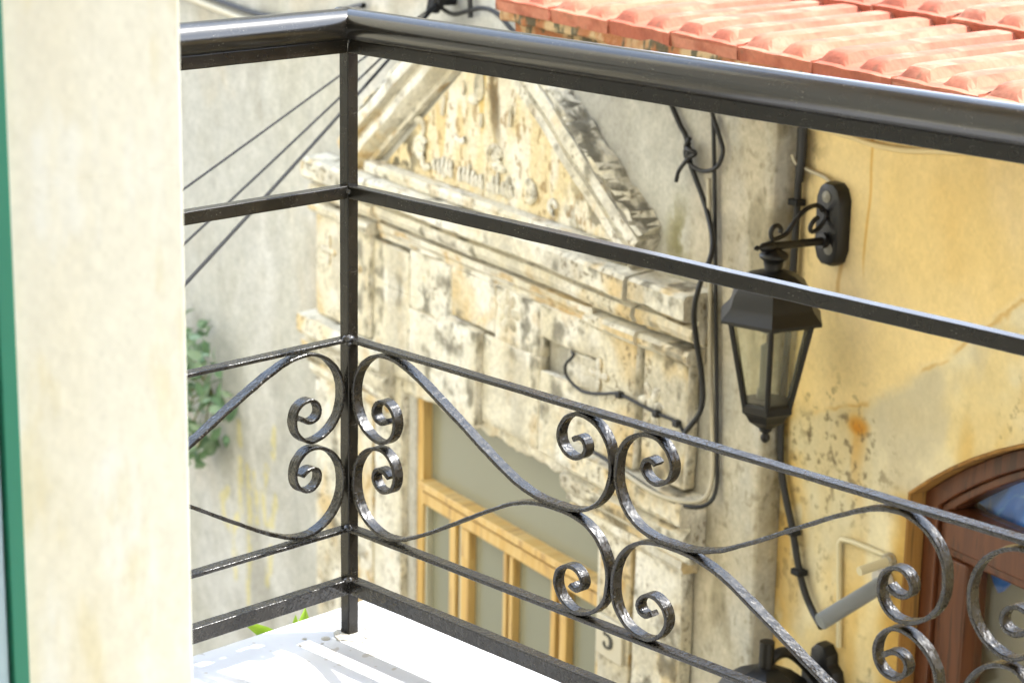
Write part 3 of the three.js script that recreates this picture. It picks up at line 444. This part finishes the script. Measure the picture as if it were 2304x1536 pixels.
// ───────────────────────── wrought iron railing ─────────────────────────
{ const t = thing('balcony_railing', 'black painted wrought iron balcony railing with scroll panels meeting at a corner post', 'railing', [0, 0, 0]);
  const I = (n, g, m = M.iron, p = t, lab) => part(n, boxUV(g, 0.25), m, p, lab);
  const bar = (a, L, y0, y1, half, o = {}) => a ? rbox(-half, half, y0, y1, 0.010, L, { r: 0.002, seg: 0.03, amp: 0.0006, freq: 40, ...o }) : rbox(0.010, L, y0, y1, -half, half, { r: 0.002, seg: 0.03, amp: 0.0006, freq: 40, ...o });
  I('corner_post', rbox(-0.0105, 0.0105, 0.0, 0.956, -0.0105, 0.0105, { r: 0.002, seg: 0.02, amp: 0.0005, freq: 50 }), M.bar);
  const LX = 2.6, LZ = 0.896;
  for (const [a, L] of [[0, LX], [1, LZ]]) {
    // round handrail on a flat carrier bar
    const g = new THREE.CylinderGeometry(0.0245, 0.0245, L + 0.02, 40, 1, false).rotateX(PI / 2).translate(0, 0.9955, L / 2 - 0.01);
    if (!a) g.rotateY(PI / 2);
    const hr = I('handrail', g, M.tubeIron); I('carrier_bar', bar(a, L, 0.953, 0.974, 0.011, { amp: 0.0004 }), M.bar, hr);
    I('middle_rail', bar(a, L, 0.727, 0.7475, 0.0100), M.bar); I('flat_bar', bar(a, L, 0.4965, 0.5035, 0.0105)); I('flat_bar', bar(a, L, 0.1805, 0.1875, 0.0105)); I('bottom_rail', bar(a, L, 0.074, 0.0995, 0.0105));
  }
  part('weld_bead', toCreasedNormals(warp(new THREE.SphereGeometry(0.026, 28, 20).scale(1, 1, 1).translate(0, 0.9955, 0), 0.0012, 60, 3), 0.9), M.tubeIron, t);
  for (const [y, k] of [[0.972, 0.6], [0.738, 0.7], [0.5035, 1.0], [0.188, 0.8], [0.0995, 0.8], [0.4965, 0.7]]) part('weld_bead', toCreasedNormals(warp(new THREE.SphereGeometry(0.0075 * k, 14, 10).scale(1.25, 0.9, 1.25).translate(0.0105, y, 0.0105), 0.0025, 130, 5 + Math.round(y * 50)), 0.9), M.weld, t);
  // flat-bar scrolls: one S shape in the upper half, mirrored for every other place
  const S = [[.103, .389], [.093, .3825], [.083, .3805], [.072, .384], [.0665, .394], [.0705, .407], [.083, .4155], [.099, .414], [.112, .403], [.1165, .384], [.109, .363], [.088, .3485], [.062, .351], [.039, .365], [.0235, .387], [.0185, .415], [.0245, .446], [.046, .473], [.08, .489], [.118, .488], [.165, .471], [.244, .4305], [.32, .389], [.385, .358], [.43, .3465], [.47, .3445], [.50, .346], [.529, .354], [.551, .369], [.565, .388], [.5735, .413], [.5735, .438], [.568, .459], [.554, .477], [.533, .489], [.504, .4915], [.482, .479], [.471, .458], [.4745, .440], [.487, .4285], [.504, .425], [.518, .4315], [.525, .4435], [.520, .455], [.509, .4575], [.501, .4525]];
  const curve = new THREE.CatmullRomCurve3(S.map(([s, y]) => new THREE.Vector3(s, y, 0)), false, 'centripetal');
  const C = curve.getSpacedPoints(230);
  const ribbon = (map, seed) => {          // flat bar 20 x 6 mm bent along the curve
    const n = C.length, hb = 0.0100, ht = 0.0029, e = 0.0012, cs = [[-ht, -hb + e], [-ht, hb - e], [-ht + e, hb], [ht - e, hb], [ht, hb - e], [ht, -hb + e], [ht - e, -hb], [-ht + e, -hb]];
    const pos = [], idx = [], T = new THREE.Vector3();
    for (let i = 0; i < n; i++) {
      T.copy(C[Math.min(n - 1, i + 1)]).sub(C[Math.max(0, i - 1)]).normalize();
      const end = Math.min(i, n - 1 - i), k = end < 6 ? 1 + 0.35 * (6 - end) / 6 : 1;
      for (const [a, b] of cs) { const q = map(C[i].x - T.y * a * k, C[i].y + T.x * a * k, b); pos.push(...q); }
    }
    const m = cs.length; for (let i = 0; i + 1 < n; i++) for (let j = 0; j < m; j++) { const a = i * m + j, b = i * m + (j + 1) % m; idx.push(a, b, a + m, b, b + m, a + m); }
    for (const s of [0, (n - 1) * m]) for (let j = 1; j + 1 < m; j++) s ? idx.push(s, s + j, s + j + 1) : idx.push(s, s + j + 1, s + j);
    const g = new THREE.BufferGeometry(); g.setAttribute('position', new THREE.Float32BufferAttribute(pos, 3)); g.setIndex(idx);
    // winding follows the mirror
    const flip = (() => { const a = map(0, 0, 0), b = map(1, 0, 0), c = map(0, 1, 0), d = map(0, 0, 1); const X = v3(b).sub(v3(a)), Y = v3(c).sub(v3(a)), Zv = v3(d).sub(v3(a)); return X.cross(Y).dot(Zv) < 0; })();
    if (!flip) { for (let i = 0; i < idx.length; i += 3) { const q = idx[i + 1]; idx[i + 1] = idx[i + 2]; idx[i + 2] = q; } g.setIndex(idx); }
    warp(g, 0.0007, 90, seed); return toCreasedNormals(g, 0.6);
  };
  const CELL = 0.5795;
  for (let cell = 0; cell < 4; cell++) for (const low of [0, 1]) I('scroll', ribbon((s, y, b) => [cell % 2 ? (cell + 1) * CELL - s : cell * CELL + s, low ? 0.684 - y : y, b], 10 + cell * 2 + low));
  for (let cell = 0; cell < 1; cell++) for (const low of [0, 1]) I('scroll', ribbon((s, y, b) => [b, low ? 0.684 - y : y, s], 30 + cell * 2 + low));
  { const z0 = CELL; for (const low of [0, 1]) I('scroll', ribbon((s, y, b) => [b, low ? 0.684 - y : y, z0 + (CELL - s) * 0.53], 40 + low)); }
}

// ───────────────────────── wall lanterns ─────────────────────────
{ const t = fthing('wall_lantern', 'black six-sided glass lantern hanging from a scrolled bracket on the yellow wall', 'lantern', [2.335, 0.48, -0.06]);
  const P = (n, g, m = M.lampBlack, p = t, lab) => fpart(n, boxUV(g, 0.3), m, p, lab);
  const U = 2.335, W = 0.10;
  { const s = new THREE.Shape(); [[-.033, -.050], [-.024, -.072], [-.012, -.080], [.012, -.080], [.024, -.072], [.033, -.050], [.033, .050], [.024, .070], [.012, .078], [-.012, .078], [-.024, .070], [-.033, .050]].forEach(([x, y], i) => i ? s.lineTo(x, y) : s.moveTo(x, y));
    const pl = P('back_plate', toCreasedNormals(new THREE.ExtrudeGeometry(s, { depth: 0.020, bevelEnabled: true, bevelSize: 0.006, bevelThickness: 0.010, bevelSegments: 3 }).translate(U, 0.482, -0.060), 0.6));
    for (const [du, y] of [[-0.004, 0.537], [0.010, 0.432]]) P('screw', lathe([[0, 0.004], [0.006, 0.004], [0.0075, 0.001], [0.0115, 0.003], [0.0125, 0]], 20).rotateX(PI / 2).translate(U + du, y, -0.030), M.screw, pl); }
  P('arm', join([rod([U, 0.447, -0.04], [U, 0.449, W + 0.004], 0.0085, 12), lathe([[0, 0.03], [0.003, 0.027], [0.006, 0.021], [0.003, 0.016], [0.0085, 0.009], [0.010, 0.0], [0.012, -0.012], [0.0085, -0.02]], 14).rotateX(PI / 2).translate(U, 0.449, W + 0.022), rod([U, 0.447, -0.032], [U, 0.449, -0.018], 0.016, 14)]));
  { const pts = []; for (let i = 0; i <= 14; i++) { const a = i / 14 * 4.6, r = 0.018 - 0.010 * i / 14; pts.unshift([U, 0.474 + Math.sin(-2.1 - a) * r + 0.004, W - 0.005 + Math.cos(-2.1 - a) * -r * 1.0]); }
    const mid = [[U, 0.470, 0.075], [U, 0.492, 0.054], [U, 0.514, 0.030], [U, 0.523, 0.002], [U, 0.515, -0.018]]; const q = []; for (let i = 0; i <= 16; i++) { const a = i / 16 * 6.4, r = 0.026 - 0.016 * i / 16; q.push([U, 0.487 + Math.cos(a - 0.3) * r, -0.004 - Math.sin(a + 0.3) * r]); }
    P('bracket_scroll', join([tube([...pts, ...mid, ...q], 0.0050, { n: 120 })])); }
  P('neck', lathe([[0, 0.447], [0.008, 0.447], [0.010, 0.4455], [0.014, 0.4440], [0.016, 0.4415], [0.027, 0.435], [0.030, 0.430], [0.029, 0.425], [0.021, 0.420], [0.020, 0.412], [0.0165, 0.395], [0.019, 0.388], [0, 0.388]], 24).translate(U, 0, W));
  const hexR = (pts, rot = 0.12) => { const g = new THREE.LatheGeometry(pts.map(([r, y]) => new THREE.Vector2(r, y)), 6); g.rotateY(rot); return toCreasedNormals(g, 0.45); };
  const ROT = 0.93;      // one edge of the six turned to the balcony
  P('hood', hexR([[0, 0.402], [0.022, 0.400], [0.050, 0.392], [0.074, 0.376], [0.088, 0.354], [0.094, 0.332], [0.097, 0.326], [0.116, 0.306], [0.116, 0.300], [0.098, 0.303], [0.088, 0.316], [0, 0.318]], ROT).translate(U, 0, W));
  const vtx = (r, i) => { const a = ROT + i * PI / 3; return [U + Math.sin(a) * r, W + Math.cos(a) * r]; };
  const yt = 0.304, yb = 0.118, rt = 0.0945, rb = 0.052;
  for (let i = 0; i < 6; i++) {
    const [x0, z0] = vtx(rt, i), [x1, z1] = vtx(rb, i); P('frame_bar', rod([x0, yt, z0], [x1, yb, z1], 0.0062, 6));
    const k = 0.93, [a0, b0] = vtx(rt * k, i), [a1, b1] = vtx(rt * k, i + 1), [c0, d0] = vtx(rb * k, i), [c1, d1] = vtx(rb * k, i + 1);
    const g = new THREE.BufferGeometry(); g.setAttribute('position', new THREE.Float32BufferAttribute([a0, yt, b0, c0, yb, d0, a1, yt, b1, a1, yt, b1, c0, yb, d0, c1, yb, d1], 3)); g.computeVertexNormals(); P('pane', g, M.lampGlass);
  }
  P('top_ring', hexR([[rt - 0.010, yt - 0.010], [rt + 0.004, yt - 0.010], [rt + 0.006, yt], [rt - 0.010, yt], [rt - 0.010, yt - 0.010]], ROT).translate(U, 0, W));
  P('base_cup', hexR([[0, 0.128], [0.054, 0.128], [0.058, 0.122], [0.058, 0.108], [0.048, 0.100], [0.040, 0.086], [0.022, 0.074], [0.016, 0.070], [0, 0.070]], ROT).translate(U, 0, W));
  P('finial', lathe([[0, 0.072], [0.016, 0.071], [0.012, 0.062], [0.006, 0.058], [0.010, 0.052], [0.0105, 0.046], [0.006, 0.039], [0, 0.036]], 16).translate(U, 0, W));
  P('bulb', join([lathe([[0, 0.129], [0.016, 0.129], [0.014, 0.150], [0.0105, 0.154], [0.0105, 0.240], [0, 0.247]], 16).translate(U - 0.012, 0, W), lathe([[0, 0.30], [0.02, 0.30], [0.02, 0.272], [0, 0.270]], 16).translate(U, 0, W)]), M.bulb, t, 'grey lamp tube inside the glass'); }
{ const t = fthing('wall_lantern', 'black lantern with a thick gooseneck arm low on the yellow wall', 'lantern', [2.37, -0.5, -0.06]);
  const P = (n, g, m = M.lampBlack) => fpart(n, boxUV(g, 0.3), m, t), U = 2.375, W = 0.10;
  { const s = new THREE.Shape(); [[-.045, -.10], [.045, -.10], [.052, -.07], [.052, .02], [.044, .045], [.026, .056], [.024, .078], [.010, .092], [-.010, .092], [-.024, .078], [-.026, .056], [-.044, .045], [-.052, .02], [-.052, -.07]].forEach(([x, y], i) => i ? s.lineTo(x, y) : s.moveTo(x, y));
    P('back_plate', toCreasedNormals(new THREE.ExtrudeGeometry(s, { depth: 0.02, bevelEnabled: true, bevelSize: 0.005, bevelThickness: 0.009, bevelSegments: 3 }).translate(U + 0.01, -0.512, -0.06), 0.6)); }
  P('arm', tube([[U, -0.50, -0.04], [U, -0.455, 0.0], [U, -0.425, 0.035], [U, -0.418, 0.065], [U, -0.43, 0.09], [U, -0.455, W]], 0.012, { seg: 12, n: 40 }));
  P('neck', rod([U, -0.455, W], [U, -0.385, W], 0.016, 16));
  const g = lathe([[0, -0.44], [0.03, -0.443], [0.06, -0.456], [0.10, -0.486], [0.125, -0.53], [0.13, -0.545], [0.10, -0.545], [0, -0.53]], 6).rotateY(0.93); P('hood', toCreasedNormals(g, 0.45).translate(U, 0, W));
  const y = -0.54; P('glass_body', toCreasedNormals(lathe([[0.10, y], [0.055, y - 0.19]], 6).rotateY(0.93), 0.4).translate(U, 0, W), M.lampGlass); P('base_cup', toCreasedNormals(lathe([[0, y - 0.18], [0.06, y - 0.18], [0.055, y - 0.21], [0.02, y - 0.24], [0, y - 0.26]], 6).rotateY(0.93), 0.4).translate(U, 0, W)); }

// ───────────────────────── cables, pipes ─────────────────────────
const cable = (name, pts, r, m, label, cat = 'cable', opt = {}) => fsolo(name, tube(pts, r, { seg: 8, n: pts.length * 10, ...opt }), m, label, cat, pts[0]);
cable('hanging_cable', [[1.76, 0.80, 0.012], [1.790, 0.714, 0.012], [1.830, 0.665, 0.012], [1.872, 0.618, 0.012], [1.898, 0.593, 0.012], [1.918, 0.538, 0.012], [1.992, 0.454, 0.020], [2.060, 0.386, 0.050], [2.068, 0.311, 0.085], [2.051, 0.249, 0.085], [2.031, 0.172, 0.060], [2.028, 0.089, 0.040], [2.023, 0.017, 0.035], [1.971, -0.052, 0.040]], 0.0062, M.cable, 'thick black cable winding down the grey wall past the cornice end');
{ const t = fthing('cable_knot', 'knot of black cable ends tied beside the cornice end', 'cable', [1.92, 0.55, 0.02]);
  fpart('loop', tube([[1.921, 0.587, 0.02], [1.912, 0.562, 0.024], [1.938, 0.540, 0.024], [1.979, 0.534, 0.02], [2.018, 0.550, 0.016], [2.035, 0.586, 0.014], [2.016, 0.621, 0.014], [1.986, 0.674, 0.014], [1.95, 0.80, 0.014]], 0.005, { n: 70 }), M.cable, t);
  fpart('cable_end', tube([[1.926, 0.579, 0.03], [1.940, 0.562, 0.032], [1.920, 0.544, 0.03], [1.896, 0.520, 0.028], [1.884, 0.496, 0.025]], 0.0048, { n: 30 }), M.cable, t);
  fpart('cable_end', tube([[1.935, 0.600, 0.03], [1.925, 0.579, 0.032], [1.946, 0.575, 0.035], [1.958, 0.570, 0.03], [1.934, 0.559, 0.032], [1.942, 0.582, 0.035]], 0.0055, { n: 40 }), M.cable, t); }
{ const t = fthing('jumper_cable', 'thin black cable looping out of the broken frieze stone', 'cable', [1.5, 0.01, 0.03]);
  fpart('lead', tube([[1.45, 0.003, 0.005], [1.49, 0.016, 0.03], [1.521, 0.016, 0.045], [1.510, -0.008, 0.06], [1.523, -0.036, 0.06], [1.586, -0.052, 0.06], [1.66, -0.040, 0.055], [1.719, -0.025, 0.05], [1.792, -0.026, 0.05], [1.873, -0.032, 0.045], [1.939, -0.035, 0.04], [1.971, -0.055, 0.04]], 0.004, { n: 90 }), M.cable, t);
  for (const [x, y, z] of [[1.728, -0.025, 0.05], [1.870, -0.033, 0.045], [1.942, -0.037, 0.04]]) fpart('cable_clip', rbox(x - 0.009, x + 0.009, y - 0.008, y + 0.008, z - 0.008, z + 0.009, { r: 0.003, seg: 0.02 }), M.cable, t); }
cable('vertical_cable', [[1.975, 0.82, 0.012], [1.981, 0.739, 0.012], [1.996, 0.618, 0.012], [2.014, 0.428, 0.012], [2.030, 0.236, 0.012], [2.047, 0.040, 0.012], [2.054, -0.059, 0.012], [2.060, -0.150, 0.012], [2.058, -0.190, 0.030], [2.025, -0.203, 0.060], [1.927, -0.199, 0.075], [1.783, -0.184, 0.078], [1.630, -0.171, 0.078]], 0.0048, M.cable, 'straight black cable down the grey wall turning along the impost ledge');
cable('white_cable', [[1.990, 0.52, 0.016], [1.996, 0.464, 0.016], [2.009, 0.330, 0.016], [2.022, 0.135, 0.016], [2.045, -0.061, 0.016], [2.049, -0.142, 0.018], [2.041, -0.185, 0.032], [2.008, -0.197, 0.062], [1.924, -0.196, 0.085], [1.780, -0.180, 0.088]], 0.0055, M.whiteCable, 'off-white cable running beside the straight black cable');
{ const t = fthing('conduit', 'black conduit pipe running down the corner of the yellow wall', 'pipe', [2.21, 0.3, -0.045]);
  fpart('pipe', tube([[2.222, 0.83, -0.044], [2.220, 0.67, -0.044], [2.221, 0.6, -0.044], [2.219, 0.406, -0.044], [2.214, 0.25, -0.044], [2.205, 0.09, -0.044], [2.203, 0.014, -0.044], [2.211, -0.072, -0.044], [2.234, -0.14, -0.044], [2.260, -0.198, -0.044], [2.289, -0.279, -0.044], [2.316, -0.328, -0.044], [2.345, -0.355, -0.042], [2.402, -0.366, -0.02]], 0.0078, { n: 120, seg: 12 }), M.cable, t);
  for (const [u, v] of [[2.22, 0.505], [2.262, -0.203], [2.291, -0.285]]) fpart('clamp', rbox(u - 0.015, u + 0.015, v - 0.007, v + 0.007, -0.056, -0.030, { r: 0.003, seg: 0.02 }), M.wire, t);
  fpart('loose_sleeve', tube([[2.232, 0.83, -0.040], [2.236, 0.67, -0.038], [2.236, 0.61, -0.038], [2.228, 0.55, -0.04]], 0.0095, { n: 24 }), M.cable, t); }
cable('beige_cable', [[2.196, 0.672, -0.02], [2.25, 0.666, -0.05], [2.36, 0.664, -0.053], [2.446, 0.659, -0.053], [2.54, 0.664, -0.053], [2.63, 0.677, -0.053], [2.867, 0.708, -0.053], [3.3, 0.755, -0.053]], 0.0062, M.beige, 'painted-over beige cable sagging across the top of the yellow wall');
cable('beige_cable', [[2.214, 0.605, -0.03], [2.222, 0.588, -0.035], [2.25, 0.575, -0.05], [2.285, 0.571, -0.052], [2.31, 0.566, -0.05], [2.329, 0.556, -0.048]], 0.0042, M.whiteCable, 'short pale cable leading into the lantern back plate');
cable('bent_tube', [[2.424, -0.41, -0.052], [2.420, -0.352, -0.052], [2.412, -0.25, -0.052], [2.406, -0.186, -0.052], [2.414, -0.174, -0.052], [2.45, -0.168, -0.052], [2.50, -0.166, -0.052], [2.555, -0.164, -0.052]], 0.0058, M.pipePale, 'thin cream tube bent at a right angle on the yellow wall', 'pipe', { tension: 0.1 });
{ const t = fthing('drain_stub', 'short cream pipe stub sticking out of the wall at the tube end', 'pipe', [2.56, -0.172, -0.06]); t.off = [-2.56, 0.172, 0.06];
  fpart('pipe', rod([2.562, -0.172, -0.062], [2.560, -0.182, 0.022], 0.0095, 16), M.pipePale, t); fpart('collar', rod([2.562, -0.172, -0.060], [2.562, -0.173, -0.046], 0.016, 16), M.stoneOchre, t); }
{ const t = fthing('drain_pipe', 'grey plastic drain pipe sticking out over the gooseneck lantern', 'pipe', [2.549, -0.21, -0.06]); t.off = [-2.549, 0.21, 0.06];
  fpart('pipe', rod([2.549, -0.222, -0.064], [2.549, -0.278, 0.105], 0.0175, 24), M.pvc, t); fpart('collar', warp(rod([2.549, -0.222, -0.062], [2.549, -0.226, -0.046], 0.030, 20), 0.004, 50, 3), M.mortar, t); fpart('bore', rod([2.549, -0.2778, 0.1046], [2.549, -0.2785, 0.1066], 0.0145, 20), M.pvc, t); }

// overhead wires from a bracket high on the grey wall to this house
{ const a = [-1.547, 0.78, -1.623];
  [['thin dark overhead wire, topmost of the three crossing the grey wall', [-0.35, 0.314, 0.898], 0.0026, 0.008], ['dark overhead wire, middle one of the three crossing the grey wall', [-0.35, 0.097, 0.898], 0.0028, 0.012], ['dark overhead wire, lowest of the three crossing the grey wall', [-0.35, -0.056, 0.898], 0.0040, 0.02]].forEach(([lab, b, r, sag]) => {
    const p = []; for (let i = 0; i <= 12; i++) { const k = i / 12; p.push([a[0] + (b[0] - a[0]) * k, a[1] + (b[1] - a[1]) * k - sag * 4 * k * (1 - k), a[2] + (b[2] - a[2]) * k]); }
    const m = solo('overhead_wire', tube(p.map(q => [q[0] - a[0], q[1] - a[1], q[2] - a[2]]), r, { n: 60 }), M.wire, lab, 'wire', null, 'overhead wires crossing the alley'); m.position.set(...a); }); }
{ const t = fthing('wire_bracket', 'tangled dark insulator bracket where the overhead wires reach the wall', 'bracket', [0.87, 0.78, 0.03]);
  fpart('bracket', join([rod([0.86, 0.78, 0.0], [0.86, 0.78, 0.06], 0.012), rod([0.87, 0.84, 0.05], [0.845, 0.755, 0.055], 0.018), rod([0.89, 0.84, 0.05], [0.872, 0.765, 0.06], 0.017), rod([0.84, 0.80, 0.06], [0.905, 0.785, 0.06], 0.011), rod([0.88, 0.80, 0.07], [0.93, 0.81, 0.05], 0.012)]), M.wire, t);
  fpart('cable_tail', tube([[0.86, 0.77, 0.05], [0.90, 0.752, 0.03], [0.96, 0.765, 0.02], [1.03, 0.78, 0.02], [1.10, 0.775, 0.02], [1.18, 0.74, 0.02], [1.26, 0.70, 0.02]], 0.006, { n: 60 }), M.cable, t);
  fpart('cable_tail', tube([[0.95, 0.88, 0.03], [0.965, 0.82, 0.02], [0.975, 0.75, 0.02]], 0.007, { n: 30 }), M.cable, t);
  fpart('cable_tail', tube([[0.84, 0.80, 0.05], [0.80, 0.79, 0.03], [0.74, 0.80, 0.02], [0.70, 0.83, 0.02]], 0.006, { n: 40 }), M.cable, t); }
cable('wall_cable', [[-1.3, 0.70, 0.02], [-0.9, 0.655, 0.02], [-0.5, 0.63, 0.02], [-0.2, 0.625, 0.02], [0.1, 0.66, 0.02], [0.4, 0.72, 0.02]], 0.008, M.cable, 'black cable sagging along the grey wall above the handrail');
cable('wall_cable', [[-1.3, 0.64, 0.03], [-0.8, 0.62, 0.03], [-0.4, 0.60, 0.03], [0.0, 0.58, 0.03]], 0.010, M.whiteCable, 'pale grey cable along the grey wall behind the handrail');

// ───────────────────────── plants ─────────────────────────
function leafGeo(len, wid, fold = 0.25) { const g = new THREE.PlaneGeometry(1, 1, 2, 5), p = g.attributes.position; for (let i = 0; i < p.count; i++) { const a = p.getX(i), b = p.getY(i) + 0.5, w = Math.sin(PI * Math.pow(b, 0.8)) * (1 - 0.25 * b); p.setXYZ(i, a * w * wid, b * len, Math.abs(a) * w * wid * fold - b * b * len * 0.18); } g.computeVertexNormals(); return g; }
{ const t = fthing('caper_plant', 'grey-green leafy plant growing out of the grey wall beside the cream wall edge', 'plant', [-0.66, -0.62, 0.0]);
  const r = rng(19), gA = leafGeo(0.048, 0.026, 0.5), gB = leafGeo(0.062, 0.030, 0.35), e = new THREE.Euler();
  const stems = []; for (let s = 0; s < 9; s++) { const ang = -1.7 + s * 0.42, L = 0.16 + r() * 0.14, p = []; for (let i = 0; i <= 4; i++) { const k = i / 4; p.push([-0.68 + Math.sin(ang) * L * k * 0.6, -0.66 + Math.cos(ang) * L * k - k * k * 0.10, 0.01 + k * (0.10 + r() * 0.03)]); } stems.push(p); fpart('stem', tube(p, 0.0035, { n: 12, seg: 5 }), M.stem, t); }
  for (let i = 0; i < 260; i++) {
    const m = part('leaf', r() < 0.5 ? gA : gB, r() < 0.6 ? M.leafGrey : M.leafGrey2, t), k = Math.sqrt(r());
    const v = -0.42 - r() * 0.46, half = 0.24 * Math.sqrt(Math.max(0.02, 1 - ((v + 0.62) / 0.25) ** 2)) * (0.8 + 0.4 * r());
    const x = -0.70 + (r() * 2 - 1) * half; m.position.set(x + 0.66, v + 0.62, 0.03 + 0.13 * r());
    m.rotation.set(-1.3 + r() * 1.9, (r() - .5) * 2.6, (r() - .5) * 4.2); m.scale.set(0.6 + r() * 0.7, 0.6 + r() * 0.8, 1);
  } }
{ const t = thing('balcony_plant', 'bright green leaf tips of a plant rising at the balcony floor edge', 'plant', [-0.16, -0.25, 0.06]);
  const L = (x, y, z, rx, ry, rz, s, k) => { const m = part('leaf', k, M.leafLime, t); m.position.set(x + 0.16, y + 0.25, z - 0.06); m.rotation.set(rx, ry, rz); m.scale.setScalar(s); };
  const g1 = leafGeo(0.085, 0.028, 0.5), g2 = leafGeo(0.06, 0.030, 0.5);
  L(-0.125, -0.035, 0.035, 0.2, 0.785, 1.12, 0.95, g1); L(-0.13, -0.045, 0.05, 0.1, 0.785, 1.0, 0.7, g2); L(-0.125, -0.045, -0.006, 0.15, 0.785, -0.15, 0.85, g2); L(-0.13, -0.05, 0.0, 0.0, 0.4, 0.25, 0.7, g2); L(-0.16, -0.12, 0.06, 0.5, 0.4, 0.9, 1, g1); L(-0.17, -0.14, 0.03, 0.5, 0.9, -0.9, 1, g1);
  part('stem', tube([[0, 0, 0], [0.01, 0.1, -0.01], [0.03, 0.18, -0.02], [0.035, 0.215, -0.03]], 0.0035), M.stem, t); part('stem', tube([[0.01, 0.1, -0.01], [0.025, 0.16, -0.05], [0.032, 0.20, -0.065]], 0.003), M.stem, t);
  part('pot', boxUV(lathe([[0, -0.16], [0.07, -0.16], [0.095, 0.0], [0.105, 0.0], [0.105, -0.02], [0.1, -0.02]], 24), 0.5).translate(-0.02, 0, 0), tileVar[1], t); 
  part('pot_hook', tube([[0.06, 0, 0], [0.075, 0.06, 0], [0.062, 0.12, 0]], 0.004), M.iron, t); }

renderer.render(scene, camera);
